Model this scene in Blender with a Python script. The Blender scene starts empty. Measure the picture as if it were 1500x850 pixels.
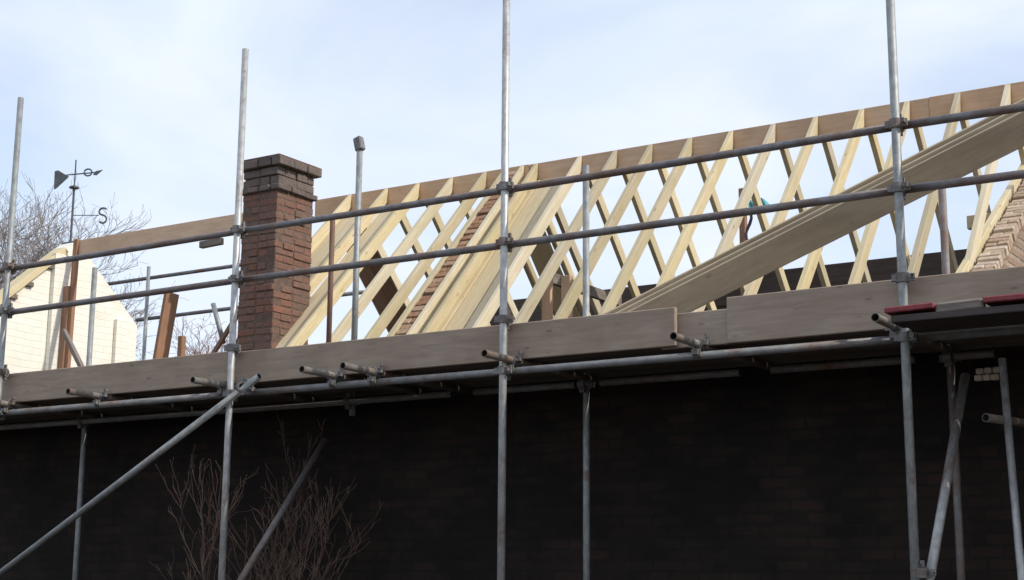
import bpy, bmesh, math, random
from mathutils import Vector, Matrix, Euler, noise
random.seed(7)
S = bpy.context.scene
COL = S.collection
rad = math.radians

# ------------------------------------------------------------------ camera
cam_d = bpy.data.cameras.new('camera')
cam = bpy.data.objects.new('camera', cam_d)
COL.objects.link(cam)
S.camera = cam
R_ = Vector((0.84281649, 0.5381404, 0.00807958))
D_ = Vector((-0.09819643, 0.16851734, -0.98079527))
F_ = Vector((-0.52916711, 0.82583704, 0.19487266))
M = Matrix((R_, -D_, -F_)).transposed().to_4x4()
M.translation = Vector((0, -8, 1.6))
cam.matrix_world = M
cam_d.sensor_width = 36
cam_d.lens = 36 * 2188.9 / 1500
cam_d.clip_end = 3000
S.render.resolution_x, S.render.resolution_y = 1024, 580

# ------------------------------------------------------------------ light
SUN = Vector((0.76, 0.10, 0.64)).normalized()
EXPOSURE = 0.58
SUN_STRENGTH = 2.3
SKY_STRENGTH = 0.13
CLOUD = 5.7
sd = bpy.data.lights.new('sun', 'SUN')
sd.energy = SUN_STRENGTH
sd.angle = rad(0.8)
sd.color = (1.0, 0.93, 0.82)
sun = bpy.data.objects.new('sun', sd)
COL.objects.link(sun)
sun.location = (10, 0, 20)
sun.rotation_euler = SUN.to_track_quat('Z', 'Y').to_euler()

W = bpy.data.worlds.new('World')
S.world = W
W.use_nodes = True
nt = W.node_tree
nt.nodes.clear()
N = nt.nodes.new
L = nt.links.new
out = N('ShaderNodeOutputWorld')
bg = N('ShaderNodeBackground')
bg.inputs['Strength'].default_value = SKY_STRENGTH
sky = N('ShaderNodeTexSky')
sky.sky_type = 'NISHITA'
sky.sun_disc = False
sky.sun_elevation = math.asin(SUN.z)
sky.sun_rotation = math.atan2(SUN.x, SUN.y)
sky.dust_density = 0.8
tc = N('ShaderNodeTexCoord')
mp = N('ShaderNodeMapping')
mp.inputs['Scale'].default_value = (1.0, 1.0, 2.6)
mp.inputs['Location'].default_value = (3.25, 0.7, 0.35)
n1 = N('ShaderNodeTexNoise')
n1.inputs['Scale'].default_value = 2.6
n1.inputs['Detail'].default_value = 6
n1.inputs['Roughness'].default_value = 0.5
n1.inputs['Distortion'].default_value = 0.4
rp = N('ShaderNodeValToRGB')
rp.color_ramp.elements[0].position = 0.38
rp.color_ramp.elements[0].color = (0.50, 0.50, 0.50, 1)
rp.color_ramp.elements[1].position = 0.62
rp.color_ramp.elements[1].color = (0.97, 0.97, 0.97, 1)
n2 = N('ShaderNodeTexNoise')
n2.inputs['Scale'].default_value = 5.5
n2.inputs['Detail'].default_value = 5
crp = N('ShaderNodeValToRGB')
crp.color_ramp.elements[0].position = 0.3
crp.color_ramp.elements[0].color = (0.79 * CLOUD, 0.87 * CLOUD, 1.02 * CLOUD, 1)
crp.color_ramp.elements[1].position = 0.7
crp.color_ramp.elements[1].color = (0.86 * CLOUD, 0.91 * CLOUD, 1.01 * CLOUD, 1)
mx = N('ShaderNodeMixRGB')
L(tc.outputs['Generated'], mp.inputs['Vector'])
L(mp.outputs['Vector'], n1.inputs['Vector'])
L(mp.outputs['Vector'], n2.inputs['Vector'])
L(n1.outputs['Fac'], rp.inputs['Fac'])
L(n2.outputs['Fac'], crp.inputs['Fac'])
L(rp.outputs['Color'], mx.inputs['Fac'])
L(sky.outputs['Color'], mx.inputs['Color1'])
L(crp.outputs['Color'], mx.inputs['Color2'])
L(mx.outputs['Color'], bg.inputs['Color'])
L(bg.outputs['Background'], out.inputs['Surface'])
S.view_settings.view_transform = 'Standard'
S.view_settings.look = 'None'
S.view_settings.gamma = 1
S.view_settings.exposure = EXPOSURE
S.view_settings.use_curve_mapping = False

# ------------------------------------------------------------------ materials
def new_mat(name):
    m = bpy.data.materials.new(name)
    m.use_nodes = True
    t = m.node_tree
    b = t.nodes['Principled BSDF']
    return m, t, b

def nd(t, kind, **kw):
    n = t.nodes.new(kind)
    for k, v in kw.items():
        if k in n.inputs:
            n.inputs[k].default_value = v
        else:
            setattr(n, k, v)
    return n

def ramp(t, stops):
    r = t.nodes.new('ShaderNodeValToRGB')
    e = r.color_ramp.elements
    while len(e) < len(stops):
        e.new(0.5)
    for el, (p, c) in zip(e, stops):
        el.position = p
        el.color = (*c, 1) if len(c) == 3 else c
    return r

def sc(c, k):
    return tuple(min(1, x * k) for x in c)

def wood(name, base, dark, rough=0.7, knots=0.5, vary=0.25, stain=None, bump=0.25):
    """sawn timber; the grain runs along the object's own X axis"""
    m, t, b = new_mat(name)
    l = t.links.new
    tcn = nd(t, 'ShaderNodeTexCoord')
    oi = nd(t, 'ShaderNodeObjectInfo')
    off = nd(t, 'ShaderNodeVectorMath', operation='SCALE')
    off.inputs[0].default_value = (37.0, 11.0, 23.0)
    l(oi.outputs['Random'], off.inputs['Scale'])
    add = nd(t, 'ShaderNodeVectorMath', operation='ADD')
    l(tcn.outputs['Object'], add.inputs[0])
    l(off.outputs[0], add.inputs[1])
    mpn = nd(t, 'ShaderNodeMapping')
    mpn.inputs['Scale'].default_value = (1.6, 15, 15)
    l(add.outputs[0], mpn.inputs['Vector'])
    g = nd(t, 'ShaderNodeTexNoise', Scale=2.2, Detail=5.0, Roughness=0.6, Distortion=0.5)
    l(mpn.outputs[0], g.inputs['Vector'])
    r1 = ramp(t, [(0.3, dark), (0.62, base)])
    l(g.outputs['Fac'], r1.inputs['Fac'])
    mp2 = nd(t, 'ShaderNodeMapping')
    mp2.inputs['Scale'].default_value = (3.0, 9, 9)
    l(add.outputs[0], mp2.inputs['Vector'])
    vo = nd(t, 'ShaderNodeTexVoronoi', Scale=1.3)
    l(mp2.outputs[0], vo.inputs['Vector'])
    r2 = ramp(t, [(0.03, (1, 1, 1)), (0.13, (0, 0, 0))])
    l(vo.outputs['Distance'], r2.inputs['Fac'])
    mk = nd(t, 'ShaderNodeMath', operation='MULTIPLY')
    mk.inputs[1].default_value = knots
    l(r2.outputs[0], mk.inputs[0])
    m1 = nd(t, 'ShaderNodeMixRGB')
    m1.inputs['Color2'].default_value = (*sc(dark, 0.45), 1)
    l(mk.outputs[0], m1.inputs['Fac'])
    l(r1.outputs[0], m1.inputs['Color1'])
    # broad patches (moisture, weathering)
    pn = nd(t, 'ShaderNodeTexNoise', Scale=1.7, Detail=4.0, Roughness=0.6)
    l(add.outputs[0], pn.inputs['Vector'])
    r3 = ramp(t, [(0.42, (0, 0, 0)), (0.7, (1, 1, 1))])
    l(pn.outputs['Fac'], r3.inputs['Fac'])
    m2 = nd(t, 'ShaderNodeMixRGB')
    st = stain or sc(base, 0.72)
    m2.inputs['Color2'].default_value = (*st, 1)
    mm = nd(t, 'ShaderNodeMath', operation='MULTIPLY')
    mm.inputs[1].default_value = 0.65
    l(r3.outputs[0], mm.inputs[0])
    l(mm.outputs[0], m2.inputs['Fac'])
    l(m1.outputs[0], m2.inputs['Color1'])
    hs = nd(t, 'ShaderNodeHueSaturation')
    mr = nd(t, 'ShaderNodeMapRange')
    mr.inputs['To Min'].default_value = 1 - vary
    mr.inputs['To Max'].default_value = 1 + vary * 0.5
    l(oi.outputs['Random'], mr.inputs['Value'])
    l(mr.outputs[0], hs.inputs['Value'])
    l(m2.outputs[0], hs.inputs['Color'])
    wn = nd(t, 'ShaderNodeTexWhiteNoise', noise_dimensions='1D')
    l(oi.outputs['Random'], wn.inputs['W'])
    ms = nd(t, 'ShaderNodeMapRange')
    ms.inputs['To Min'].default_value = 1 - vary
    ms.inputs['To Max'].default_value = 1 + vary * 0.4
    l(wn.outputs['Value'], ms.inputs['Value'])
    l(ms.outputs[0], hs.inputs['Saturation'])
    l(hs.outputs[0], b.inputs['Base Color'])
    b.inputs['Roughness'].default_value = rough
    b.inputs['Specular IOR Level'].default_value = 0.25
    bp = nd(t, 'ShaderNodeBump', Strength=bump, Distance=0.004)
    l(g.outputs['Fac'], bp.inputs['Height'])
    l(bp.outputs[0], b.inputs['Normal'])
    return m

def steel(name, base, spot, rough=0.5, metal=0.55, rust=0.15, rustc=(0.16, 0.075, 0.04)):
    m, t, b = new_mat(name)
    l = t.links.new
    tcn = nd(t, 'ShaderNodeTexCoord')
    oi = nd(t, 'ShaderNodeObjectInfo')
    off = nd(t, 'ShaderNodeVectorMath', operation='SCALE')
    off.inputs[0].default_value = (31.0, 17.0, 5.0)
    l(oi.outputs['Random'], off.inputs['Scale'])
    add = nd(t, 'ShaderNodeVectorMath', operation='ADD')
    l(tcn.outputs['Object'], add.inputs[0])
    l(off.outputs[0], add.inputs[1])
    mpn = nd(t, 'ShaderNodeMapping')
    mpn.inputs['Scale'].default_value = (0.5, 1, 1)
    l(add.outputs[0], mpn.inputs['Vector'])
    a = nd(t, 'ShaderNodeTexNoise', Scale=24.0, Detail=6.0, Roughness=0.7)
    l(mpn.outputs[0], a.inputs['Vector'])
    r = ramp(t, [(0.36, spot), (0.6, base)])
    l(a.outputs['Fac'], r.inputs['Fac'])
    c = nd(t, 'ShaderNodeTexNoise', Scale=3.2, Detail=7.0, Roughness=0.75)
    l(add.outputs[0], c.inputs['Vector'])
    rr = ramp(t, [(0.62 - rust, (0, 0, 0)), (0.72, (1, 1, 1))])
    l(c.outputs['Fac'], rr.inputs['Fac'])
    mxn = nd(t, 'ShaderNodeMixRGB')
    mxn.inputs['Color2'].default_value = (*rustc, 1)
    l(rr.outputs[0], mxn.inputs['Fac'])
    l(r.outputs[0], mxn.inputs['Color1'])
    l(mxn.outputs[0], b.inputs['Base Color'])
    inv = nd(t, 'ShaderNodeMath', operation='MULTIPLY_ADD')
    inv.inputs[1].default_value = -metal * 0.8
    inv.inputs[2].default_value = metal
    l(rr.outputs[0], inv.inputs[0])
    l(inv.outputs[0], b.inputs['Metallic'])
    b.inputs['Roughness'].default_value = rough
    bp = nd(t, 'ShaderNodeBump', Strength=0.25, Distance=0.002)
    l(a.outputs['Fac'], bp.inputs['Height'])
    l(bp.outputs[0], b.inputs['Normal'])
    return m

def plain(name, base, var=0.25, scale=9.0, rough=0.85, bump=0.3, second=None):
    m, t, b = new_mat(name)
    l = t.links.new
    tcn = nd(t, 'ShaderNodeTexCoord')
    a = nd(t, 'ShaderNodeTexNoise', Scale=scale, Detail=7.0, Roughness=0.65)
    l(tcn.outputs['Object'], a.inputs['Vector'])
    r = ramp(t, [(0.32, second or sc(base, 1 - var)), (0.66, sc(base, 1 + var * 0.5))])
    l(a.outputs['Fac'], r.inputs['Fac'])
    l(r.outputs[0], b.inputs['Base Color'])
    b.inputs['Roughness'].default_value = rough
    b.inputs['Specular IOR Level'].default_value = 0.2
    if bump:
        bp = nd(t, 'ShaderNodeBump', Strength=bump, Distance=0.01)
        l(a.outputs['Fac'], bp.inputs['Height'])
        l(bp.outputs[0], b.inputs['Normal'])
    return m

def brick_islands(name, stops, stain=(0.05, 0.045, 0.045), amount=0.7):
    """real modelled bricks: every brick its own tone, with sooty patches"""
    m, t, b = new_mat(name)
    l = t.links.new
    ge = nd(t, 'ShaderNodeNewGeometry')
    r = ramp(t, stops)
    l(ge.outputs['Random Per Island'], r.inputs['Fac'])
    tcn = nd(t, 'ShaderNodeTexCoord')
    a = nd(t, 'ShaderNodeTexNoise', Scale=3.0, Detail=6.0, Roughness=0.7)
    l(tcn.outputs['Object'], a.inputs['Vector'])
    rr = ramp(t, [(0.42, (0, 0, 0)), (0.68, (1, 1, 1))])
    l(a.outputs['Fac'], rr.inputs['Fac'])
    mm = nd(t, 'ShaderNodeMath', operation='MULTIPLY')
    mm.inputs[1].default_value = amount
    l(rr.outputs[0], mm.inputs[0])
    mxn = nd(t, 'ShaderNodeMixRGB')
    mxn.inputs['Color2'].default_value = (*stain, 1)
    l(mm.outputs[0], mxn.inputs['Fac'])
    l(r.outputs[0], mxn.inputs['Color1'])
    f = nd(t, 'ShaderNodeTexNoise', Scale=40.0, Detail=4.0)
    l(tcn.outputs['Object'], f.inputs['Vector'])
    mul = nd(t, 'ShaderNodeMixRGB', blend_type='MULTIPLY')
    mul.inputs['Fac'].default_value = 0.5
    l(mxn.outputs[0], mul.inputs['Color1'])
    rf = ramp(t, [(0.3, (0.45, 0.45, 0.45)), (0.65, (1, 1, 1))])
    l(f.outputs['Fac'], rf.inputs['Fac'])
    l(rf.outputs[0], mul.inputs['Color2'])
    l(mul.outputs[0], b.inputs['Base Color'])
    b.inputs['Roughness'].default_value = 0.9
    b.inputs['Specular IOR Level'].default_value = 0.15
    bp = nd(t, 'ShaderNodeBump', Strength=0.5, Distance=0.008)
    l(f.outputs['Fac'], bp.inputs['Height'])
    l(bp.outputs[0], b.inputs['Normal'])
    return m

def brick_sheet(name, c1, c2, mortar, plane='xz', bump=0.6, patch=None, msize=0.012, scale_patch=1.1, pr=(0.45, 0.7), wobble=0.035):
    """brick courses drawn by the brick texture on a wall face (object coordinates)"""
    m, t, b = new_mat(name)
    l = t.links.new
    tcn = nd(t, 'ShaderNodeTexCoord')
    sp = nd(t, 'ShaderNodeSeparateXYZ')
    cb = nd(t, 'ShaderNodeCombineXYZ')
    l(tcn.outputs['Object'], sp.inputs[0])
    l(sp.outputs['X' if plane == 'xz' else 'Y'], cb.inputs['X'])
    l(sp.outputs['Z'], cb.inputs['Y'])
    wob = nd(t, 'ShaderNodeTexNoise', Scale=2.0, Detail=3.0)
    l(tcn.outputs['Object'], wob.inputs['Vector'])
    ws = nd(t, 'ShaderNodeVectorMath', operation='SCALE')
    ws.inputs['Scale'].default_value = wobble
    l(wob.outputs['Color'], ws.inputs[0])
    ad = nd(t, 'ShaderNodeVectorMath', operation='ADD')
    l(cb.outputs[0], ad.inputs[0])
    l(ws.outputs[0], ad.inputs[1])
    br = nd(t, 'ShaderNodeTexBrick')
    br.inputs['Scale'].default_value = 1.0
    br.inputs['Brick Width'].default_value = 0.225
    br.inputs['Row Height'].default_value = 0.077
    br.inputs['Mortar Size'].default_value = msize
    br.inputs['Mortar Smooth'].default_value = 0.4
    br.inputs['Bias'].default_value = -0.1
    br.inputs['Color1'].default_value = (*c1, 1)
    br.inputs['Color2'].default_value = (*c2, 1)
    br.inputs['Mortar'].default_value = (*mortar, 1)
    l(ad.outputs[0], br.inputs['Vector'])
    a = nd(t, 'ShaderNodeTexNoise', Scale=scale_patch, Detail=8.0, Roughness=0.7)
    l(tcn.outputs['Object'], a.inputs['Vector'])
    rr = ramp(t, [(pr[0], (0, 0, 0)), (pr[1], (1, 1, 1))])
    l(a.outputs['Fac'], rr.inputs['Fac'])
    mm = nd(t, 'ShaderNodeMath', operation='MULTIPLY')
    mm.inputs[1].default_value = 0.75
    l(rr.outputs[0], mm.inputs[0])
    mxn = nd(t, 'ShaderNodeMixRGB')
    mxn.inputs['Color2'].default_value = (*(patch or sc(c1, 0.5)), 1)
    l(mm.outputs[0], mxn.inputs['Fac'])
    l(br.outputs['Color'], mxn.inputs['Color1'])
    l(mxn.outputs[0], b.inputs['Base Color'])
    b.inputs['Roughness'].default_value = 0.9
    b.inputs['Specular IOR Level'].default_value = 0.15
    f = nd(t, 'ShaderNodeTexNoise', Scale=30.0, Detail=5.0)
    l(tcn.outputs['Object'], f.inputs['Vector'])
    hm = nd(t, 'ShaderNodeMath', operation='MULTIPLY_ADD')
    hm.inputs[1].default_value = -1.0
    l(br.outputs['Fac'], hm.inputs[0])
    fm = nd(t, 'ShaderNodeMath', operation='MULTIPLY')
    fm.inputs[1].default_value = 0.5
    l(f.outputs['Fac'], fm.inputs[0])
    l(fm.outputs[0], hm.inputs[2])
    bp = nd(t, 'ShaderNodeBump', Strength=bump, Distance=0.012)
    l(hm.outputs[0], bp.inputs['Height'])
    l(bp.outputs[0], b.inputs['Normal'])
    return m

PINE = wood('new_pine', (0.63, 0.54, 0.36), (0.52, 0.42, 0.25), knots=0.85, vary=0.24, stain=(0.50, 0.42, 0.22))
PINE_BOARD = wood('pine_board', (0.62, 0.52, 0.34), (0.52, 0.41, 0.24), knots=0.4, vary=0.1, stain=(0.56, 0.45, 0.27))
RIDGE = wood('ridge_timber', (0.66, 0.45, 0.285), (0.55, 0.36, 0.215), knots=0.35, vary=0.12, stain=(0.42, 0.25, 0.15))
TOE = wood('weathered_board', (0.375, 0.295, 0.225), (0.285, 0.22, 0.165), rough=0.85, knots=0.85, vary=0.16, stain=(0.24, 0.165, 0.12), bump=0.4)
DECK = wood('scaffold_board', (0.20, 0.17, 0.14), (0.11, 0.09, 0.075), rough=0.9, knots=0.4, vary=0.3, stain=(0.09, 0.075, 0.06))
LEAN = wood('green_board', (0.60, 0.48, 0.325), (0.47, 0.37, 0.245), rough=0.8, knots=0.6, vary=0.12, stain=(0.38, 0.32, 0.22))
BROWN = wood('old_brown_timber', (0.34, 0.20, 0.13), (0.23, 0.125, 0.08), rough=0.85, knots=0.4, vary=0.15)
OLDGREY = wood('old_grey_timber', (0.26, 0.22, 0.19), (0.15, 0.125, 0.105), rough=0.9, knots=0.3, vary=0.2)
GALV = steel('galvanised_tube', (0.50, 0.50, 0.49), (0.33, 0.33, 0.325), rust=0.08)
GALV_DULL = steel('dull_galvanised_tube', (0.34, 0.355, 0.35), (0.22, 0.23, 0.23), rough=0.6, rust=0.06)
RAIL = steel('dark_galvanised_tube', (0.25, 0.245, 0.25), (0.155, 0.15, 0.155), rough=0.6, rust=0.2)
LEDGER = steel('weathered_tube', (0.25, 0.255, 0.255), (0.17, 0.17, 0.17), rough=0.65, metal=0.45, rust=0.12)
OLDTUBE = steel('stained_tube', (0.24, 0.22, 0.195), (0.15, 0.135, 0.115), rough=0.75, metal=0.3, rust=0.18)
RUSTY = steel('rusty_tube', (0.22, 0.15, 0.12), (0.14, 0.085, 0.065), rough=0.8, metal=0.3, rust=0.3)
CLAMP = steel('clamp_steel', (0.24, 0.235, 0.23), (0.14, 0.13, 0.125), rough=0.65, rust=0.12)
HOLE, t_, b_ = new_mat('tube_inside')
b_.inputs['Base Color'].default_value = (0.02, 0.018, 0.016, 1)
b_.inputs['Roughness'].default_value = 0.95
CHIM_BRICK = brick_islands('chimney_brick', [(0.0, (0.225, 0.105, 0.075)), (0.35, (0.235, 0.13, 0.095)), (0.65, (0.205, 0.13, 0.10)), (1.0, (0.28, 0.125, 0.09))], stain=(0.165, 0.125, 0.10), amount=0.85)
CAP_BRICK = brick_islands('chimney_cap_brick', [(0.0, (0.15, 0.12, 0.105)), (0.5, (0.185, 0.15, 0.13)), (1.0, (0.21, 0.165, 0.14))], stain=(0.11, 0.095, 0.09), amount=0.8)
RAKE_BRICK = brick_islands('raked_brick', [(0.0, (0.26, 0.125, 0.075)), (0.5, (0.38, 0.205, 0.12)), (1.0, (0.50, 0.36, 0.24))], stain=(0.38, 0.26, 0.17), amount=0.5)
PALE_BRICK = brick_islands('pale_brick', [(0.0, (0.40, 0.29, 0.20)), (0.5, (0.55, 0.43, 0.32)), (1.0, (0.66, 0.56, 0.45))], stain=(0.38, 0.26, 0.18), amount=0.5)
MORTAR = plain('lime_mortar', (0.145, 0.10, 0.08), var=0.35, scale=20)
MORTAR_PALE = plain('pale_mortar', (0.42, 0.34, 0.26), var=0.35, scale=18)
PLASTER = plain('brown_render', (0.40, 0.29, 0.215), var=0.45, scale=5, bump=0.6, second=(0.27, 0.18, 0.13))
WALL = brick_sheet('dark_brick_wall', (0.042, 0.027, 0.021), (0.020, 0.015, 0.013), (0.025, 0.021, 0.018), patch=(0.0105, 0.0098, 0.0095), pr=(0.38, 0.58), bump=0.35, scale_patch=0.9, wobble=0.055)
WALL_IN = brick_sheet('inner_brick_wall', (0.14, 0.075, 0.055), (0.10, 0.07, 0.06), (0.12, 0.10, 0.09))
WHITE = brick_sheet('white_painted_brick', (0.82, 0.785, 0.69), (0.85, 0.815, 0.73), (0.785, 0.75, 0.655), plane='yz', wobble=0.06, bump=0.35, patch=(0.70, 0.63, 0.49), msize=0.007, scale_patch=2.0, pr=(0.52, 0.75))
OLDBRICK = brick_sheet('patched_brick', (0.34, 0.24, 0.17), (0.26, 0.175, 0.125), (0.40, 0.32, 0.25), plane='yz', bump=0.8, patch=(0.24, 0.175, 0.13), msize=0.018, scale_patch=3.0, pr=(0.40, 0.6))
WHITEWASH_AND_LIT = plain('whitewash_and_lit_brick', (0.80, 0.68, 0.56), var=0.2, scale=14)  # far house wall; on the small brick patch the paleness stands for light
RED = plain('red_paint', (0.26, 0.06, 0.068), var=0.3, scale=12, rough=0.6)
DARKBAND = wood('dark_board', (0.085, 0.068, 0.062), (0.05, 0.04, 0.037), rough=0.9, knots=0.3, vary=0.2)
IRON = plain('painted_iron', (0.10, 0.11, 0.12), var=0.3, scale=30, rough=0.55, bump=0)
BARK = plain('bare_bark', (0.15, 0.12, 0.105), var=0.4, scale=8)
TWIG = plain('grey_twigs', (0.27, 0.235, 0.215), var=0.3, scale=3, bump=0)
TWIG_RED = plain('reddish_twigs', (0.24, 0.155, 0.13), var=0.3, scale=3, bump=0)
SHRUB = plain('shrub_stems', (0.16, 0.105, 0.082), var=0.4, scale=3, bump=0)
ROOFTILE = plain('red_clay_tiles', (0.36, 0.13, 0.085), var=0.35, scale=7)
EARTH = plain('bare_earth', (0.06, 0.05, 0.042), var=0.4, scale=1.5)
TEAL = plain('teal_cloth', (0.10, 0.36, 0.40), var=0.2, scale=20)
PURPLE = plain('dark_strap', (0.08, 0.06, 0.10), var=0.2, scale=20)

# ------------------------------------------------------------------ helpers
def link(name, bm, mats, parent=None, smooth=False, mat_world=None):
    me = bpy.data.meshes.new(name)
    bm.to_mesh(me)
    bm.free()
    if smooth:
        for p in me.polygons:
            p.use_smooth = True
    o = bpy.data.objects.new(name, me)
    for mt in (mats if isinstance(mats, (list, tuple)) else [mats]):
        me.materials.append(mt)
    COL.objects.link(o)
    if mat_world is not None:
        o.matrix_world = mat_world
    if parent is not None:
        attach(o, parent)
    return o

def wm(o):
    m = o.matrix_basis.copy()
    if o.parent:
        m = wm(o.parent) @ o.matrix_parent_inverse @ m
    return m

def attach(o, parent):
    o.parent = parent
    o.matrix_parent_inverse = wm(parent).inverted()

def root(name, label, cat, loc, group=None):
    o = bpy.data.objects.new(name, None)
    o.empty_display_size = 0.2
    COL.objects.link(o)
    o.location = loc
    return tag(o, label, cat, group)

def tag(o, label, cat=None, group=None, kind=None):
    o['label'] = label
    if cat:
        o['category'] = cat
    if group:
        o['group'] = group
    if kind:
        o['kind'] = kind
    return o

def frame(p0, p1, up=(0, 0, 1), roll=0.0):
    p0, p1 = Vector(p0), Vector(p1)
    x = (p1 - p0).normalized()
    u = Vector(up)
    if abs(x.dot(u)) > 0.97:
        u = Vector((0, -1, 0))
    y = u.cross(x).normalized()
    z = x.cross(y)
    m = Matrix((x, y, z)).transposed().to_4x4()
    if roll:
        m = m @ Matrix.Rotation(roll, 4, 'X')
    m.translation = p0
    return m, (p1 - p0).length

def beam_bm(length, w, h, bevel=0.004, wob=0.0, seed=0):
    """box from x=0..length, y=-w/2..w/2, z=-h..0 (top face on the axis line)"""
    bm = bmesh.new()
    bmesh.ops.create_cube(bm, size=1)
    for v in bm.verts:
        v.co = Vector(((v.co.x + 0.5) * length, v.co.y * w, (v.co.z - 0.5) * h))
    if wob:
        n = max(2, int(length / 0.5))
        ed = [e for e in bm.edges if abs((e.verts[0].co - e.verts[1].co).x) > length * 0.5]
        bmesh.ops.subdivide_edges(bm, edges=ed, cuts=n)
        for v in bm.verts:
            q = noise.noise_vector(Vector((v.co.x * 0.7 + seed * 9.1, seed * 3.3, 0)))
            v.co.y += q.x * wob
            v.co.z += q.y * wob
    if bevel:
        ed = [e for e in bm.edges if len(e.link_faces) == 2 and e.calc_face_angle(0) > 0.5]
        bmesh.ops.bevel(bm, geom=ed, offset=bevel, segments=1, affect='EDGES')
    return bm

_k = [0]
def beam(name, p0, p1, w, h, mat, parent=None, up=(0, 0, 1), roll=0.0, bevel=0.004, wob=0.0):
    _k[0] += 1
    m, ln = frame(p0, p1, up, roll)
    return link(name, beam_bm(ln, w, h, bevel, wob, _k[0]), mat, parent, mat_world=m)

def box(name, lo, hi, mat, parent=None, bevel=0.0):
    bm = bmesh.new()
    bmesh.ops.create_cube(bm, size=1)
    lo, hi = Vector(lo), Vector(hi)
    c = (lo + hi) / 2
    s = hi - lo
    for v in bm.verts:
        v.co = Vector((v.co.x * s.x, v.co.y * s.y, v.co.z * s.z))
    if bevel:
        bmesh.ops.bevel(bm, geom=list(bm.edges), offset=bevel, segments=1, affect='EDGES')
    return link(name, bm, mat, parent, mat_world=Matrix.Translation(c))

def tube_bm(ln, r, seg=18, sag=0.0):
    bm = bmesh.new()
    rings = []
    st = max(1, int(ln / 0.6)) if sag else 1
    for rr in (r, r * 0.84):
        rg = []
        for k in range(st + 1):
            x = ln * k / st
            dz = -sag * math.sin(math.pi * k / st)
            rg.append([bm.verts.new((x, rr * math.cos(2 * math.pi * i / seg), rr * math.sin(2 * math.pi * i / seg) + dz)) for i in range(seg)])
        rings.append(rg)
    o, n = rings
    for i in range(seg):
        j = (i + 1) % seg
        for k in range(st):
            f = bm.faces.new((o[k][i], o[k + 1][i], o[k + 1][j], o[k][j])); f.smooth = True
            f = bm.faces.new((n[k][j], n[k + 1][j], n[k + 1][i], n[k][i])); f.smooth = True; f.material_index = 1
        bm.faces.new((o[0][j], n[0][j], n[0][i], o[0][i]))
        bm.faces.new((o[-1][i], n[-1][i], n[-1][j], o[-1][j]))
    bmesh.ops.recalc_face_normals(bm, faces=list(bm.faces))
    return bm

def tube(name, p0, p1, mat, parent=None, r=0.0253, sag=0.0):
    m, ln = frame(p0, p1)
    bm = tube_bm(ln, r, sag=sag)
    return link(name, bm, [mat, HOLE], parent, mat_world=m)

# ---- scaffold coupler: two cups at right angles, hinge flaps and bolts
def coupler_mesh():
    bm = bmesh.new()
    def cup(axis, off):
        seg, r1, r0, w = 16, 0.037, 0.0256, 0.026
        A = {'x': Vector((1, 0, 0)), 'z': Vector((0, 0, 1))}[axis]
        U = Vector((0, 1, 0))
        V = A.cross(U)
        loops = []
        for a, r in ((-w, r0), (-w, r1), (w, r1), (w, r0)):
            loops.append([bm.verts.new(off + A * a + (U * math.cos(2 * math.pi * i / seg) + V * math.sin(2 * math.pi * i / seg)) * r) for i in range(seg)])
        for k in range(4):
            a, b = loops[k], loops[(k + 1) % 4]
            for i in range(seg):
                bm.faces.new((a[i], a[(i + 1) % seg], b[(i + 1) % seg], b[i]))
    cup('z', Vector((0, 0, 0)))
    cup('x', Vector((0, 0.052, 0)))
    def blk(c, s, bolt=None):
        r = bmesh.ops.create_cube(bm, size=1)
        for v in r['verts']:
            v.co = Vector((v.co.x * s[0], v.co.y * s[1], v.co.z * s[2])) + Vector(c)
    blk((0.05, -0.004, 0), (0.036, 0.018, 0.042))
    blk((-0.046, 0.0, 0), (0.024, 0.03, 0.04))
    blk((0.056, -0.03, 0), (0.014, 0.06, 0.014))
    blk((0.056, -0.05, 0), (0.024, 0.02, 0.024))
    blk((0, 0.05, 0.05), (0.042, 0.018, 0.036))
    blk((0, 0.05, -0.046), (0.04, 0.03, 0.024))
    blk((0, 0.02, 0.056), (0.014, 0.07, 0.014))
    bmesh.ops.recalc_face_normals(bm, faces=list(bm.faces))
    me = bpy.data.meshes.new('coupler')
    bm.to_mesh(me)
    bm.free()
    me.materials.append(CLAMP)
    return me
COUPLER = coupler_mesh()
def coupler(loc, parent, rz=0.0, rx=0.0):
    o = bpy.data.objects.new('coupler', COUPLER)
    COL.objects.link(o)
    o.matrix_world = Matrix.Translation(Vector(loc)) @ Euler((rx, 0, rz)).to_matrix().to_4x4()
    attach(o, parent)
    return o

def prism_x(name, poly, x0, x1, mat, parent=None):
    """polygon in the YZ plane, extruded along X"""
    bm = bmesh.new()
    a = [bm.verts.new((x0, y, z)) for y, z in poly]
    b = [bm.verts.new((x1, y, z)) for y, z in poly]
    bm.faces.new(a)
    bm.faces.new(list(reversed(b)))
    n = len(poly)
    for i in range(n):
        bm.faces.new((a[i], b[i], b[(i + 1) % n], a[(i + 1) % n]))
    bmesh.ops.recalc_face_normals(bm, faces=list(bm.faces))
    return link(name, bm, mat, parent)

def add_brick(bm, c, s, rot=None, jit=0.003, bev=0.005):
    t = bmesh.new()
    bmesh.ops.create_cube(t, size=1)
    for v in t.verts:
        v.co = Vector((v.co.x * s[0], v.co.y * s[1], v.co.z * s[2]))
    bmesh.ops.bevel(t, geom=list(t.edges), offset=bev, segments=1, affect='EDGES')
    e = Euler([random.uniform(-1, 1) * jit * 4 for _ in range(3)]).to_matrix()
    cc = Vector(c) + Vector([random.uniform(-jit, jit) for _ in range(3)])
    mp_ = {}
    for v in t.verts:
        p = e @ v.co
        if rot is not None:
            p = rot @ p
        mp_[v] = bm.verts.new(p + cc)
    for f in t.faces:
        bm.faces.new([mp_[v] for v in f.verts])
    t.free()

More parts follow.
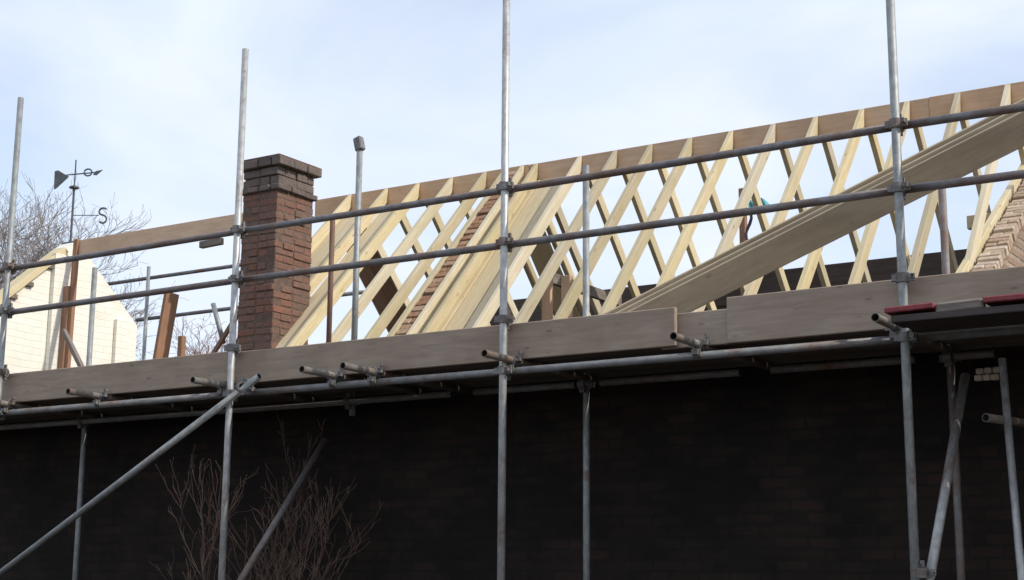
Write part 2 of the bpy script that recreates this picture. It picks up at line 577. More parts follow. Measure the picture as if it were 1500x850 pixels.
# ------------------------------------------------------------------ ground
bm = bmesh.new()
bmesh.ops.create_grid(bm, x_segments=60, y_segments=60, size=700)
for v in bm.verts:
    d = math.hypot(v.co.x, v.co.y)
    if d > 60:
        v.co.z = noise.noise(Vector((v.co.x * 0.006, v.co.y * 0.006, 0))) * 3 - 2
tag(link('ground', bm, EARTH), 'bare dark earth ground below the scaffold', kind='structure')

# ------------------------------------------------------------------ unfinished house
TANP = 1.18
YR, ZR = 3.2, 5.39
def tanp(x):                                   # the old roof is a little out of true: flatter at the left end
    return max(0.95, min(1.2, TANP + 0.034 * (x + 3.84)))
def ztop(y, x=-3.84):                          # outer face of the rafters
    return ZR - tanp(x) * (abs(y - YR) - 0.025)
def slope_n(x, front=True):
    p = math.atan(tanp(x))
    return Vector((0, -math.sin(p) if front else math.sin(p), math.cos(p)))
NF = slope_n(-9.5)

house = root('unfinished_house', 'brick house under repair with bare pale roof rafters and a brown ridge board', 'house', (-6, 3.2, 0))
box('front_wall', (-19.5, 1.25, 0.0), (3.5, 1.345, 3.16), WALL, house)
box('inner_wall', (-12.9, 1.348, 0.0), (3.27, 1.47, 2.39), WALL_IN, house)
box('rear_wall', (-12.9, 4.95, 0.0), (3.5, 5.15, 2.86), WALL_IN, house)
box('end_wall', (3.28, 1.475, 0.0), (3.5, 4.945, 2.86), WALL_IN, house)
beam('wall_plate', (-12.9, 1.405, 3.46), (3.27, 1.405, 2.98), 0.10, 0.075, PINE, house)
beam('beam_fill', (-12.9, 1.41, 3.38), (3.27, 1.41, 2.90), 0.09, 0.5, WALL_IN, house)
box('wall_plate', (-12.9, 5.0, 2.865), (3.4, 5.1, 2.93), PINE, house)

# ridge board in lengths, with small steps at the joints
for x0, x1, dz, zd in ((-13.0, -9.86, 0.0, 0.19), (-9.52, -6.99, 0.004, 0.20), (-6.985, -3.3, 0.0, 0.20), (-3.298, 1.4, 0.003, 0.20)):
    beam('ridge_board', (x0, YR, ZR + dz), (x1, YR, ZR + dz), 0.045, zd, RIDGE, house, bevel=0.003)

def rafter(x, front=True, w=0.042, d=0.096, ylo=None, yhi=None, mat=PINE, drop=0.0):
    if front:
        y0, y1, n = (min(1.36, YR - (ZR - 3.40) / tanp(x)) if ylo is None else ylo), (YR - 0.026 if yhi is None else yhi), slope_n(x)
    else:
        y0, y1, n = (5.27 if ylo is None else ylo), (YR + 0.026 if yhi is None else yhi), slope_n(x, False)
    a = Vector((x, y0, ztop(y0, x))) - n * drop
    b = Vector((x, y1, ztop(y1, x))) - n * drop
    x_ = (b - a).normalized()
    y_ = n.cross(x_)
    m = Matrix((x_, y_, n)).transposed().to_4x4()
    m.translation = a
    ln = (b - a).length
    bm = beam_bm(ln, w, d, 0)
    # plumb cut against the ridge board
    TP = tanp(x) if yhi is None else 0
    for v in bm.verts:
        if v.co.x > ln * 0.9 and v.co.z < -d * 0.5:
            v.co.x -= d * TP
    ed = [e for e in bm.edges]
    bmesh.ops.bevel(bm, geom=ed, offset=0.0025, segments=1, affect='EDGES')
    _k[0] += 1
    tw = random.uniform(-0.006, 0.006)
    for v in bm.verts:
        v.co.y += tw * math.sin(math.pi * v.co.x / ln)
    return link('rafter', bm, mat, house, mat_world=m)

FX = [-9.07, -8.62, -8.24, -7.85, -7.47, -7.06, -6.91, -6.45, -6.09, -5.74, -5.36, -4.98, -4.60, -4.23, -3.84, -3.47, -3.07, -2.69]
for x in FX:
    rafter(x, True, ylo={-9.07: 2.35, -8.62: 1.995}.get(x))
for x in FX + [-9.42]:
    rafter(x + 0.03 if x < -3.4 else x, False)
for x in (-7.31, -7.20):
    rafter(x, False)

def slope_panel(name, x0, x1, y0, y1, front, depth, mat, thick=0.018):
    xc = (x0 + x1) / 2
    n = slope_n(xc, front)
    a0 = Vector((xc, y0, ztop(y0, xc))) - n * depth
    a1 = Vector((xc, y1, ztop(y1, xc))) - n * depth
    x_ = (a1 - a0).normalized()
    y_ = n.cross(x_)
    m = Matrix((x_, y_, n)).transposed().to_4x4()
    m.translation = a0
    return link(name, beam_bm((a1 - a0).length, x1 - x0, thick, 0.002), mat, house, mat_world=m)
# boards fixed under the rafters (lining) at the dividing wall and beside the chimney
for i in range(3):
    slope_panel('lining_board', -7.035 + i * 0.19, -6.85 + i * 0.19, 1.26, 3.08, True, 0.099 + 0.003 * (i % 2), PINE_BOARD)
for x0, x1, y0 in ((-9.24, -9.05, 2.45), (-9.045, -8.85, 2.2), (-8.845, -8.65, 1.995), (-8.595, -8.40, 1.15)):
    slope_panel('lining_board', x0, x1, y0, 3.05, True, 0.099, PINE_BOARD)
for x0, x1, y0 in ((-9.38, -9.20, 4.6), (-9.195, -9.05, 4.4)):
    slope_panel('lining_board', x0, x1, y0, 3.4, False, 0.099, BROWN)
slope_panel('lining_board', -7.30, -7.06, 4.6, 3.3, False, 0.099, PINE_BOARD)

# raked brick course of the dividing wall
def raked_bricks(x0, x1, y0, y1, drop, mat, mort, nm, depth=0.20, course=0.078, line=None):
    bm = bmesh.new()
    xc = (x0 + x1) / 2
    NF = slope_n(xc)
    a = Vector((0, y0, ztop(y0, xc)))
    b = Vector((0, y1, ztop(y1, xc)))
    if line:
        a, b = Vector((0, *line[0])), Vector((0, *line[1]))
        NF = Vector((1, 0, 0)).cross((b - a).normalized())
    u = (b - a).normalized()
    rot = Matrix((Vector((1, 0, 0)), u, NF)).transposed()
    s, ln = 0.0, (b - a).length
    k = 0
    while s < ln:
        c = a + u * s - NF * (drop + 0.05 + random.uniform(-0.006, 0.006))
        if k % 3 == 2:
            for q in (0.26, 0.76):
                add_brick(bm, (x0 + (x1 - x0) * q, c.y, c.z), ((x1 - x0) * 0.45, course - 0.014, 0.1), rot, 0.006, random.uniform(0.003, 0.006))
        else:
            add_brick(bm, ((x0 + x1) / 2, c.y, c.z), ((x1 - x0) * random.uniform(0.86, 1.0), course - 0.014, 0.1), rot, 0.006, random.uniform(0.003, 0.006))
        s += course
        k += 1
    o = link(nm, bm, mat, house)
    c0 = a - NF * (drop + 0.014)
    c1 = b - NF * (drop + 0.014)
    m = Matrix((u, NF.cross(u), NF)).transposed().to_4x4()
    m.translation = c0 + Vector(((x0 + x1) / 2, 0, 0))
    me = link('mortar_bed', beam_bm(ln, x1 - x0 - 0.02, depth, 0), mort, o, mat_world=m)
    return o
o = raked_bricks(-7.215, -7.085, 1.20, 3.12, 0.015, RAKE_BRICK, MORTAR, 'raked_brick_course')
o['label'] = 'narrow raked strip of red brown brickwork between pale boards'
slope_panel('verge_timber', -7.268, -7.222, 1.20, 3.15, True, 0.0, PINE, 0.10)

# right hand brick gable of the house, with raked bricks showing on its slope
def zr(y):
    return 3.66 + 0.628 * (y - 1.68)
g = prism_x('gable_wall', [(1.48, 2.86), (1.48, zr(1.48) - 0.10), (4.2, zr(4.2) - 0.10), (4.94, zr(4.2) - 0.65), (4.94, 2.86)], -2.66, -2.48, OLDBRICK, house)
g['label'] = 'brown weathered brick gable at the right edge with ragged bricks on its slope'
raked_bricks(-2.655, -2.50, 1.5, 3.15, 0.02, PALE_BRICK, MORTAR_PALE, 'raked_brick_course', depth=0.14, course=0.07, line=((1.48, zr(1.48)), (4.2, zr(4.2))))
beam('verge_timber', (-2.70, 1.30, zr(1.30) + 0.015), (-2.70, 4.2, zr(4.2) + 0.015), 0.05, 0.12, PINE, house)

# inner timbers
beam('collar_tie', (-2.93, 2.75, 4.29), (-2.72, 2.75, 4.29), 0.05, 0.10, LEAN, house)
beam('collar_tie', (-6.42, 2.55, 4.22), (-6.42, 3.85, 4.22), 0.045, 0.095, OLDGREY, house)
for x, y in ((-6.36, 2.45), (-6.20, 2.5)):
    beam('stud', (x, y, 2.6), (x, y, 4.15), 0.085, 0.05, RIDGE, house)
beam('ceiling_joist', (-6.7, 2.4, 3.75), (-5.2, 2.4, 3.75), 0.05, 0.10, RIDGE, house)

# ------------------------------------------------------------------ chimney (part of the house)
CX0, CX1, CY0, CY1 = -8.925, -8.52, 1.50, 1.985
def brick_stack(bm, x0, x1, y0, y1, z0, z1, course=0.0636):
    k, z = 0, z0
    while z < z1 - 0.02:
        zc = z + course / 2
        w = 0.10
        def run(a, b, fixed, axis, shift):
            ln = b - a
            L_ = 0.215
            n = max(2, round(ln / (L_ if not shift else 0.17)))
            st = ln / n
            for i in range(n):
                c = a + st * (i + 0.5)
                jy = random.gauss(0, 0.0035)
                if axis == 'x':
                    add_brick(bm, (c, fixed + jy, zc), (st - random.uniform(0.006, 0.012), w, course - random.uniform(0.006, 0.012)), None, 0.003, random.uniform(0.004, 0.010))
                else:
                    add_brick(bm, (fixed + jy, c, zc), (w, st - random.uniform(0.006, 0.012), course - random.uniform(0.006, 0.012)), None, 0.003, random.uniform(0.004, 0.010))
        sh = k % 2
        if sh:
            run(x0, x1, y0 + w / 2, 'x', 0)
            run(x0, x1, y1 - w / 2, 'x', 0)
            run(y0 + w, y1 - w, x0 + w / 2, 'y', 1)
            run(y0 + w, y1 - w, x1 - w / 2, 'y', 1)
        else:
            run(y0, y1, x0 + w / 2, 'y', 0)
            run(y0, y1, x1 - w / 2, 'y', 0)
            run(x0 + w, x1 - w, y0 + w / 2, 'x', 1)
            run(x0 + w, x1 - w, y1 - w / 2, 'x', 1)
        k += 1
        z += course
    return z
bm = bmesh.new()
zt = brick_stack(bm, CX0, CX1, CY0, CY1, 2.75, 4.975)
chim = link('chimney', bm, CHIM_BRICK, house)
chim['label'] = 'square red brown brick chimney stack with a darker corbelled top'
box('mortar_core', (CX0 + 0.006, CY0 + 0.006, 2.75), (CX1 - 0.006, CY1 - 0.006, zt + 0.01), MORTAR, chim)
bm = bmesh.new()
e = 0.03
z1 = brick_stack(bm, CX0 - e, CX1 + e, CY0 - e, CY1 + e, zt, zt + 0.06, 0.058)          # lower string course
z2 = brick_stack(bm, CX0 - 0.005, CX1 + 0.005, CY0 - 0.005, CY1 + 0.005, z1, z1 + 0.16, 0.08)
z3 = brick_stack(bm, CX0 - 0.05, CX1 + 0.05, CY0 - 0.05, CY1 + 0.05, z2, z2 + 0.08, 0.08)
link('corbelled_cap', bm, CAP_BRICK, chim)
box('cap_core', (CX0 + 0.012, CY0 + 0.012, zt + 0.012), (CX1 - 0.012, CY1 - 0.012, z3 - 0.01), MORTAR, chim)
bm = bmesh.new()                                                        # sloped mortar flaunching on top
bot = [bm.verts.new((x, y, z3 - 0.012)) for x, y in ((CX0 - 0.045, CY0 - 0.045), (CX1 + 0.045, CY0 - 0.045), (CX1 + 0.045, CY1 + 0.045), (CX0 - 0.045, CY1 + 0.045))]
mid = [bm.verts.new(v.co + Vector((0, 0, 0.025))) for v in bot]
top = [bm.verts.new((x, y, z3 + 0.035)) for x, y in ((CX0 + 0.1, CY0 + 0.12), (CX1 - 0.1, CY0 + 0.12), (CX1 - 0.1, CY1 - 0.12), (CX0 + 0.1, CY1 - 0.12))]
for q in range(4):
    p = (q + 1) % 4
    bm.faces.new((bot[q], bot[p], mid[p], mid[q]))
    bm.faces.new((mid[q], mid[p], top[p], top[q]))
bm.faces.new(top)
link('flaunching', bm, MORTAR, chim)

# lit brick patch under the deck, its light put into the pale colour
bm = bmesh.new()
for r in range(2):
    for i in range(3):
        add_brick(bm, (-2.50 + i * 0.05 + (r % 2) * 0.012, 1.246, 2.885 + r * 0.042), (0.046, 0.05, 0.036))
pb = link('lit_brick_patch', bm, WHITEWASH_AND_LIT, house)
pb['label'] = 'small patch of lit bricks high on the dark wall, the light painted as pale colour'

# ------------------------------------------------------------------ white gable house on the left
wh = root('white_gable_wall', 'white painted brick gable wall standing at the left end of the ridge board', 'gable wall', (-13.3, 3.3, 0))
AY, AZ = 3.32, 5.44
def zg(y):
    return AZ - 0.86 * abs(y - AY)
GX = -13.15
prism_x('gable_wall', [(1.36, 0.0), (1.36, zg(1.36)), (AY, AZ), (4.30, zg(4.30)), (4.30, 0.0)], GX - 0.24, GX, WHITE, wh)
vb = beam('verge_board', (GX - 0.05, 1.45, zg(1.45) + 0.05), (GX - 0.05, 3.12, zg(3.12) + 0.05), 0.20, 0.07, PINE, wh)
y = 1.6
for k in range(15):                                                     # dark stepped bricks under the verge
    if random.random() < 0.85:
        bm = bmesh.new()
        add_brick(bm, (GX + 0.015, y, zg(y) - 0.075), (0.05, 0.10 + random.uniform(-0.02, 0.03), 0.055), None, 0.006, 0.006)
        link('stepped_brick', bm, OLDGREY, wh)
    y += 0.098
box('pilaster', (GX + 0.002, 2.98, 0.0), (GX + 0.06, 3.22, 5.22), WHITE, wh)
box('pilaster', (GX + 0.002, 3.94, 0.0), (GX + 0.05, 4.14, 4.62), WHITE, wh)

# ------------------------------------------------------------------ weather vane on the white gable
VX, VY, VZ = -13.12 - 0.12, 3.3, 5.40
vane = root('weather_vane', 'dark iron weather vane with letter S above the white gable', 'weather vane', (VX, VY, VZ))
def bar(name, p0, p1, r, parent, mat=IRON):
    m, ln = frame(p0, p1)
    bm = bmesh.new()
    bmesh.ops.create_cone(bm, cap_ends=True, segments=8, radius1=r, radius2=r, depth=ln)
    bmesh.ops.rotate(bm, verts=bm.verts, matrix=Matrix.Rotation(math.pi / 2, 3, 'Y'))
    bmesh.ops.translate(bm, verts=bm.verts, vec=(ln / 2, 0, 0))
    return link(name, bm, mat, parent, smooth=False, mat_world=m)
bar('pole', (VX, VY, VZ - 0.05), (VX, VY, VZ + 0.70), 0.013, vane)
bar('spike', (VX, VY, VZ + 0.70), (VX, VY, VZ + 1.0), 0.008, vane)
bar('collar', (VX, VY, VZ + 0.66), (VX, VY, VZ + 0.68), 0.055, vane)
bar('base_bar', (VX - 0.14, VY, VZ + 0.02), (VX + 0.14, VY, VZ + 0.02), 0.014, vane)
AX = Vector((0.86, 0.5, 0.0)).normalized()          # the way the arrow points
c = Vector((VX, VY, VZ + 0.82))
bar('arrow_shaft', c - AX * 0.10, c + AX * 0.24 + Vector((0, 0, 0.03)), 0.008, vane)
def plate(name, pts, origin, u, th, parent, mat=IRON):
    bm = bmesh.new()
    n = u.cross(Vector((0, 0, 1))).normalized()
    a = [bm.verts.new(origin + u * p + Vector((0, 0, q)) + n * th / 2) for p, q in pts]
    b = [bm.verts.new(origin + u * p + Vector((0, 0, q)) - n * th / 2) for p, q in pts]
    bm.faces.new(a)
    bm.faces.new(list(reversed(b)))
    k = len(pts)
    for i in range(k):
        bm.faces.new((a[i], b[i], b[(i + 1) % k], a[(i + 1) % k]))
    bmesh.ops.recalc_face_normals(bm, faces=list(bm.faces))
    return link(name, bm, mat, parent)
plate('tail_fin', [(-0.07, -0.02), (-0.20, 0.055), (-0.24, 0.045), (-0.235, -0.17), (-0.21, -0.16)], c, AX, 0.012, vane)
plate('arrow_head', [(0.21, 0.0), (0.24, 0.045), (0.32, 0.06), (0.25, -0.005)], c, AX, 0.012, vane)
bm = bmesh.new()
pts = [c + AX * (0.15 + 0.045 * math.cos(a)) + Vector((0, 0, 0.03 + 0.042 * math.sin(a))) for a in [k * math.pi / 6 for k in range(13)]]
def poly_tube(bm, pts, radii, seg=5):
    prev = None
    for i, p in enumerate(pts):
        d = (pts[min(i + 1, len(pts) - 1)] - pts[max(i - 1, 0)]).normalized()
        u = d.cross(Vector((0.31, 0.2, 0.93)))
        if u.length < 0.05:
            u = d.cross(Vector((1, 0, 0)))
        u.normalize()
        w = d.cross(u)
        ring = [bm.verts.new(p + (u * math.cos(2 * math.pi * k / seg) + w * math.sin(2 * math.pi * k / seg)) * radii[i]) for k in range(seg)]
        if prev:
            for k in range(seg):
                bm.faces.new((prev[k], prev[(k + 1) % seg], ring[(k + 1) % seg], ring[k]))
        prev = ring
poly_tube(bm, pts, [0.010] * len(pts))
link('scroll', bm, IRON, vane)
SA = Vector((0.86, 0.5, 0)).normalized()
c2 = Vector((VX, VY, VZ + 0.34))
bar('letter_arm', c2, c2 + SA * 0.31, 0.005, vane)
sp_ = []
for a in range(40, 271, 23):
    sp_.append((0.045 * math.cos(rad(a)), 0.045 + 0.042 * math.sin(rad(a))))
for a in range(67, -141, -23):
    sp_.append((0.045 * math.cos(rad(a)), -0.045 + 0.045 * math.sin(rad(a))))
bm = bmesh.new()
poly_tube(bm, [c2 + SA * (0.355 + p * 1.0) + Vector((0, 0, q)) for p, q in sp_], [0.012] * len(sp_))
link('letter_s', bm, IRON, vane)

# ------------------------------------------------------------------ front scaffold
sf = root('front_scaffold', 'steel tube scaffold with guard rails and toe boards along the front of the house', 'scaffold', (-5.2, 0.0, 0))
OUT = [(-12.7, 5.4, GALV), (-10.12, 5.66, GALV_DULL), (-7.555, 5.60, GALV), (-5.19, 6.7, GALV), (-2.555, 6.5, GALV_DULL), (0.05, 5.9, GALV)]
for x, zt_, mt in OUT:
    s = tube('standard', (x, 0, 0), (x, 0, zt_), mt, sf)
    for z in (4.19, 3.815, 2.965):
        coupler((x, 0, z), s)
    coupler((x, 0, 3.30), s, rz=0.25)
INN = [(-10.20, 4.37, GALV_DULL), (-7.22, 5.02, GALV_DULL), (-5.145, 4.57, GALV_DULL), (-2.60, 4.05, RAIL), (0.05, 4.3, GALV)]
for x, zt_, mt in INN:
    s = tube('standard', (x, 1.0, 2.88 if x == -7.22 else 0), (x, 1.0, zt_), mt, sf, r=0.0243)
    coupler((x, 1.0, 2.985), s, rz=math.pi)
    if abs(x + 7.22) < 0.01:
        beam('clamp_head', (x + 0.008, 1.0, zt_ - 0.03), (x - 0.022, 1.0, zt_ + 0.085), 0.06, 0.075, CLAMP, s, up=(-1, 0, 0), bevel=0.01).location.x -= 0.036
for z, cuts in ((4.19, (-13.4, -7.555, -2.555, 1.2)), (3.815, (-13.2, -7.555, -2.555, 1.4))):
    for i in range(3):
        tube('guard_rail', (cuts[i] + 0.001, 0.052, z), (cuts[i + 1] - 0.001, 0.052, z), RAIL, sf, r=0.0243, sag=0.008)
for a, b in ((-13.3, -7.45), (-7.44, -2.5), (-2.49, 1.3)):
    tube('ledger', (a, 0.052, 2.965), (b, 0.052, 2.965), LEDGER, sf, r=0.0243)
for a, b in ((-13.0, -6.25), (-6.05, -5.2), (-5.0, -3.96), (-3.74, -2.8), (-2.56, -2.32), (-2.0, 1.0)):
    l_ = tube('inner_ledger', (a, 0.948, 2.985), (b, 0.948, 2.985), LEDGER, sf, r=0.0243)
for x in (-10.05, -8.97, -7.66, -6.62, -6.27, -5.15, -3.83, -2.62, -1.2):
    t2 = tube('transom', (x, -0.30 + random.uniform(-0.03, 0.03), 3.037), (x + 0.01, 1.18, 3.03), OLDTUBE, sf, r=0.0243)
    coupler((x, 0.052, 3.032), t2, rx=-math.pi / 2)
tube('brace', (-10.15, -0.062, 1.52), (-7.22, -0.062, 3.06), GALV_DULL, sf)
tube('brace', (-7.46, -0.03, 1.48), (-7.44, 0.95, 2.70), RAIL, sf)
tube('brace', (-2.50, -0.02, 1.54), (-2.51, 0.98, 2.87), GALV, sf, r=0.027)
coupler((-2.52, 0.0, 1.69), sf, rz=0.4)
coupler((-7.35, -0.03, 2.99), sf, rz=2.6)
s = tube('standard', (-2.10, 0.6, 0.0), (-2.19, 0.6, 2.9), GALV, sf, r=0.022)
tube('short_transom', (-2.26, 0.45, 2.55), (-2.10, 0.95, 2.55), OLDTUBE, s, r=0.0243)
r_ = tube('standard', (-6.765, 0.145, 3.112), (-6.765, 0.145, 4.22), RUSTY, sf, r=0.019)
r_['label'] = 'thin rusty brown upright tube right of the chimney'

# toe boards (upright planks along the deck edge)
def toe(x0, x1, y, zb, h, lab=None, mat=TOE):
    o = beam('toe_board', (x0, y, zb + h), (x1, y, zb + h), 0.036, h, mat, sf, bevel=0.005, wob=0.004)
    if lab:
        o['label'] = lab
toe(-13.4, -7.60, 0.115, 3.055, 0.245)
toe(-7.595, -4.0, 0.105, 3.045, 0.24, 'brown grey toe board below the long run of rafters')
toe(-4.12, -3.3, 0.150, 3.035, 0.215, 'short lower toe board with reddish end')
toe(-3.66, 1.4, 0.110, 3.035, 0.28, 'taller grey toe board at the right end')
# deck boards
for i in range(5):
    y = 0.25 + i * 0.222
    xs = [-13.4, -9.9 + 0.3 * (i % 2), -6.1 - 0.3 * (i % 2), -2.2 + 0.2 * (i % 2), 1.4]
    for a, b in zip(xs[:-1], xs[1:]):
        beam('deck_board', (a + 0.004, y, 3.105), (b - 0.004, y, 3.105), 0.214, 0.038, DECK, sf, bevel=0.003)

# ------------------------------------------------------------------ rear scaffold
rs = root('rear_scaffold', 'second tube scaffold behind the roof with dark toe board and thin rails', 'scaffold', (-9, 5.6, 0))
for x, z in ((-15.2, 5.45), (-14.28, 5.66), (-11.6, 5.2), (-6.70, 4.80), (-3.2, 4.5)):
    tube('standard', (x, 5.5, 0), (x, 5.5, z), GALV_DULL, rs, r=0.0243)
for z in (5.52, 4.98):
    tube('guard_rail', (-15.3 if z > 5.2 else -14.5, 5.55, z), (-10.6, 5.55, z), RAIL, rs, r=0.0243)
for a, b in ((-10.2, -6.9), (-6.895, -3.4)):
    beam('toe_board', (a, 5.45, 4.66), (b, 5.45, 4.66), 0.038, 0.30, DARKBAND, rs)
for i in range(3):
    beam('deck_board', (-10.2, 5.6 + i * 0.23, 4.40), (-3.2, 5.6 + i * 0.23, 4.40), 0.22, 0.04, DECK, rs)
tube('ledger', (-15.3, 5.45, 4.30), (-3.0, 5.45, 4.30), GALV_DULL, rs)
# brown post seen through the rafters with a scrap of teal cloth
bp_ = beam('timber_post', (-5.59, 4.75, 2.6), (-5.59, 4.75, 5.34), 0.06, 0.06, BROWN)
tag(bp_, 'short dark brown post standing behind the rafters above the leaning boards', 'post')
bm = bmesh.new()
bmesh.ops.create_grid(bm, x_segments=10, y_segments=8, size=1)
for v in bm.verts:
    u, w = v.co.x, v.co.y
    v.co = Vector((u * 0.10, 0.035 * math.sin(u * 5 + w * 3) + 0.04 * w, 0.055 * w * (1 - 0.45 * abs(u)) + 0.02 * math.sin(u * 4) - 0.05 * (u + 1) * 0.5))
bmesh.ops.solidify(bm, geom=list(bm.faces), thickness=0.006)
cl = link('cloth_scrap', bm, TEAL, smooth=True, mat_world=Matrix.Translation((-5.40, 4.69, 5.17)))
tag(cl, 'small scrap of teal cloth hanging by the dark brown post behind the rafters', 'cloth')
bm = bmesh.new()
poly_tube(bm, [Vector((-5.50 + 0.03 * math.sin(k * 0.9), 4.70, 5.12 - 0.05 * k)) for k in range(9)], [0.016 - 0.001 * (k % 3) for k in range(9)], 6)
tag(link('strap', bm, PURPLE), 'dark purple strap dangling beside the brown post behind the rafters', 'strap')

# ------------------------------------------------------------------ loose timbers on the deck
A = Vector((-4.75, 0.45, 3.20))
B = Vector((-1.05, 0.45, 4.545))
ax = (B - A).normalized()
side = Vector((0, 1, 0))
nrm = ax.cross(side).normalized()
if nrm.z > 0:
    nrm = -nrm                                      # underside direction
def lean_board(k, w, th, off, along, lab):
    # wide face looks toward the street and slightly down
    a = rad(32)
    face = (-side * math.cos(a) + nrm * math.sin(a)).normalized()
    upw = face.cross(ax).normalized()
    if upw.z < 0:
        upw = -upw
    m = Matrix((ax, upw.cross(ax) * -1 if False else face, ax.cross(face))).transposed().to_4x4()
    o0 = A + ax * along[0] + face * off[0] + upw * off[1]
    m.translation = o0
    bm = bmesh.new()
    bmesh.ops.create_cube(bm, size=1)
    ln = along[1]
    for v in bm.verts:
        v.co = Vector(((v.co.x + 0.5) * ln, v.co.y * th, v.co.z * w))
    bmesh.ops.bevel(bm, geom=list(bm.edges), offset=0.004, segments=1, affect='EDGES')
    o = link('leaning_board', bm, LEAN, mat_world=m)
    tag(o, lab, 'board', 'long boards leaning up behind the guard rails')
lean_board(0, 0.185, 0.04, (0.045, -0.014), (0.05, 4.3), 'front board of the long sloping stack behind the guard rails, its wide face showing')
lean_board(1, 0.19, 0.04, (0.003, 0.004), (-0.12, 4.3), 'middle board of the long sloping stack, seen as an edge above the front board')
lean_board(2, 0.20, 0.04, (-0.039, 0.02), (-0.2, 4.5), 'rearmost board of the long sloping stack, topmost edge crossing the rafters')

p1 = beam('timber_prop', (-13.02, 3.12, 2.9), (-13.00, 3.14, 4.86), 0.05, 0.125, BROWN, up=(1, 0, 0))
tag(p1, 'wide reddish brown plank standing against the white gable', 'plank')
p2 = beam('timber_prop', (-12.96, 3.15, 3.4), (-12.95, 3.17, 5.40), 0.05, 0.065, BROWN, up=(1, 0, 0))
tag(p2, 'narrow brown prop rising to the left end of the ridge board', 'prop')
p3 = beam('upright_plank', (-9.72, 1.24, 3.11), (-9.61, 1.30, 4.15), 0.04, 0.15, BROWN, up=(0, -1, 0.2))
tag(p3, 'reddish brown plank leaning upright on the deck left of the chimney', 'plank')
p4 = beam('short_post', (-10.72, 2.6, 2.9), (-10.72, 2.6, 4.03), 0.06, 0.06, BROWN)
tag(p4, 'stubby dark post behind the toe board beside the reddish upright plank', 'post')
for i in range(3):
    y0 = 1.58 + 0.13 * i
    o = beam('roof_batten', (-9.66 + 0.10 * i, y0, 3.16), (-8.945, y0 + 0.03, 4.06 - 0.07 * i), 0.10, 0.03, (BROWN, PINE, OLDGREY)[i], up=(-0.6, -0.5, 0.6))
    tag(o, ('reddish batten, nearest of three sloping up against the left side of the chimney', 'pale batten, middle of three sloping up against the left side of the chimney', 'greyish batten, rearmost of three sloping up against the left side of the chimney')[i], 'batten', 'battens leaning at the chimney base')
o = tube('short_tube', (-10.24, 2.55, 4.30), (-10.08, 2.55, 3.9), GALV_DULL, r=0.0243)
tag(o, 'short slanting tube above the battens left of the chimney', 'tube')
o = beam('short_brace', (-12.30, 2.5, 4.22), (-11.98, 2.5, 3.80), 0.05, 0.05, OLDGREY)
tag(o, 'short slanting timber strut between the brown plank and a grey tube', 'strut')
o = beam('ridge_block', (-11.05, 3.16, 5.14), (-10.75, 3.16, 5.15), 0.06, 0.07, OLDGREY)
tag(o, 'small dark block hanging under the ridge board left of the chimney', 'block')

# red edged boards outside the last standard
o = beam('red_edged_board', (-2.53, -0.30, 3.062), (-2.27, -0.30, 3.068), 0.22, 0.03, RED, bevel=0.005)
tag(o, 'short red painted board end beside the right hand tall pole', 'board')
o = beam('timber_offcut', (-2.265, -0.36, 3.066), (-2.02, -0.36, 3.072), 0.07, 0.06, OLDGREY, bevel=0.012)
tag(o, 'rough dark timber offcut between two red board edges', 'timber')
o = beam('red_edged_board', (-2.015, -0.30, 3.070), (0.6, -0.30, 3.072), 0.22, 0.03, RED, bevel=0.005)
tag(o, 'long red edged board running out at the right edge', 'board')
for i, (ya, zz) in enumerate(((-0.37, 3.0), (-0.14, 3.012))):
    o = beam('platform_board', (-2.50, ya + 0.07, zz + 0.018), (0.6, ya + 0.07, zz + 0.018), 0.20, 0.038, DARKBAND)
    tag(o, ('outer dark platform board below the red edged boards', 'inner dark platform board below the red edged boards')[i], 'board')

# ------------------------------------------------------------------ trees and shrub
def grow(segs, p, d, ln, r, depth, rng, spread=0.5, up=0.12, kids=(2, 3), shrink=0.78, minr=0.003, zlim=None):
    n = 4
    pts, rr = [p.copy()], [r]
    for i in range(n):
        d = (d + Vector((rng.gauss(0, 0.13), rng.gauss(0, 0.13), rng.gauss(0, 0.10) + up * 0.25))).normalized()
        p = p + d * ln / n
        pts.append(p.copy())
        rr.append(max(minr, r * (1 - 0.35 * (i + 1) / n)))
    segs.append((pts, rr, depth))
    if depth == 0:
        return
    for k in range(rng.randint(*kids) + (1 if depth > 2 else 0)):
        t = rng.uniform(0.35, 1.0) if k else 1.0
        b = pts[min(n, int(t * n))]
        nd_ = (d + Vector((rng.gauss(0, spread), rng.gauss(0, spread), rng.gauss(0, spread * 0.7) + up))).normalized()
        grow(segs, b, nd_, ln * shrink * rng.uniform(0.75, 1.1), max(minr, r * 0.62), depth - 1, rng, spread, up, kids, shrink, minr)

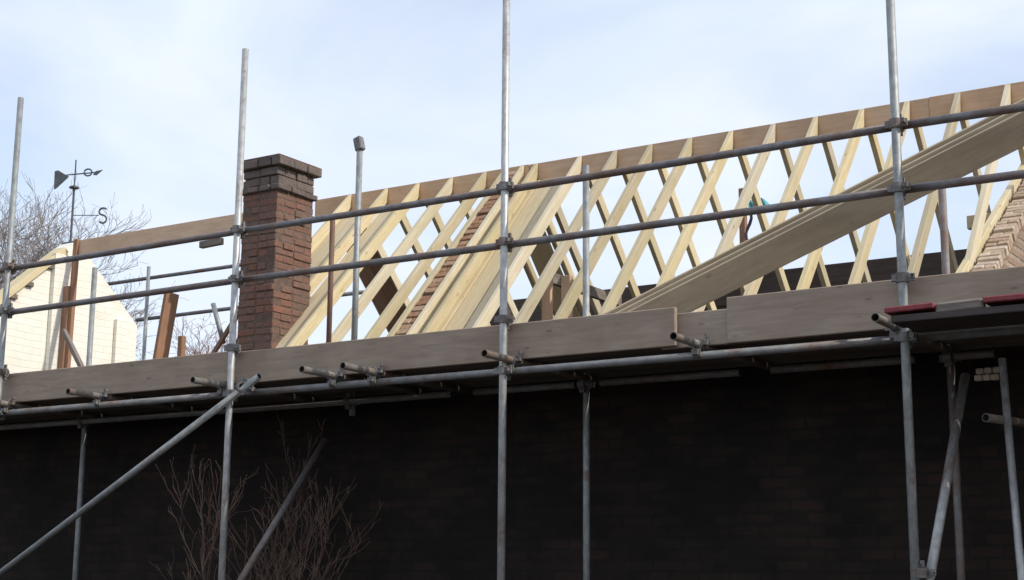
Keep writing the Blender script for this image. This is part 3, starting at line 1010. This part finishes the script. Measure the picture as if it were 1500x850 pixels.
def bare_tree(name, label, loc, h, r, seed, depth, twig_mat, bark=BARK, group=None, lean=(0, 0), spread=0.5, kids=(2, 3), limb=0.30, minr=0.0045, up=0.12, cat='tree'):
    rng = random.Random(seed)
    t = root(name, label, cat, loc, group)
    segs = []
    base = Vector(loc)
    trunk_h = h * 0.36
    top = base + Vector((lean[0], lean[1], trunk_h))
    pts = [base + (top - base) * q + Vector((rng.gauss(0, 0.04), rng.gauss(0, 0.04), 0)) for q in (0, 0.25, 0.5, 0.75, 1)]
    for k in range(5):
        a = k * 2 * math.pi / 5 + rng.uniform(-0.4, 0.4)
        d = Vector((math.cos(a) * 0.55, math.sin(a) * 0.55, 0.85)).normalized()
        grow(segs, pts[3 + k % 2], d, h * limb * rng.uniform(0.75, 1.0), r * 0.55, depth, rng, spread, up, kids, 0.76, minr)
    bm = bmesh.new()
    poly_tube(bm, pts, [r * 1.25, r, r * 0.92, r * 0.85, r * 0.7], 9)
    for p, q, dp in segs:
        if dp >= depth - 1:
            poly_tube(bm, p, q, 6)
    link('trunk', bm, bark, t, smooth=True)
    bm = bmesh.new()
    for p, q, dp in segs:
        if dp < depth - 1:
            poly_tube(bm, p, q, 3)
    link('crown', bm, twig_mat, t)
    return t
TG = 'bare winter trees beyond the white gable'
bare_tree('bare_tree', 'tall grey bare tree at the left edge behind the weather vane', (-26.1, 12.0, 0), 11.3, 0.12, 8, 7, TWIG, group=TG, limb=0.22, kids=(2, 3), minr=0.0036)
bare_tree('bare_tree', 'lower grey bare tree spreading behind the white gable peak', (-26.4, 13.0, 0), 9.6, 0.11, 11, 7, TWIG, group=TG, limb=0.215, kids=(2, 3), minr=0.0036)
bare_tree('bare_tree', 'reddish twiggy tree beyond the gap between white gable and chimney', (-17.3, 9.6, 0), 7.3, 0.09, 21, 7, TWIG_RED, group=TG, limb=0.2, spread=0.6, minr=0.003)
bare_tree('bare_tree', 'small pinkish twiggy tree just left of the chimney beyond the rails', (-16.0, 10.5, 0), 6.9, 0.08, 29, 6, TWIG_RED, group=TG, limb=0.2, spread=0.6, minr=0.003)

# shrub growing under the deck, in front of the dark wall
rng = random.Random(5)
sh = root('bare_shrub', 'bare reddish shrub growing up in the shade below the deck near the long brace', 'shrub', (-7.9, 0.85, 0))
segs = []
for k in range(9):
    a = k * 2 * math.pi / 9
    b = Vector((-7.86 + 0.24 * math.cos(a) * rng.uniform(0.3, 1), 0.82 + 0.12 * math.sin(a), 0))
    grow(segs, b, Vector((math.cos(a) * 0.10, math.sin(a) * 0.04, 1)), 1.2, 0.009, 5, rng, 0.42, 0.24, (1, 3), 0.62, 0.0022)
bm = bmesh.new()
bm2 = bmesh.new()
for p, q, dp in segs:
    p = [Vector((v.x, min(max(v.y, 0.30), 1.2), min(v.z, 2.95 - 0.25 * abs(v.x + 7.8)))) for v in p]
    poly_tube(bm if dp >= 3 else bm2, p, q, 4 if dp >= 3 else 3)
link('stem', bm, SHRUB, sh)
link('twigs', bm2, SHRUB, sh)

# ------------------------------------------------------------------ far house with a red roof
fh = root('distant_house', 'far house whose red tiled roof peeps over the toe board left of the chimney', 'house', (-18.5, 14.5, 0))
box('wall', (-21.0, 13.0, 0), (-17.0, 16.0, 4.9), WHITEWASH_AND_LIT, fh)
prism_x('roof', [(12.7, 4.85), (14.5, 6.1), (16.3, 4.85)], -21.3, -16.7, ROOFTILE, fh)
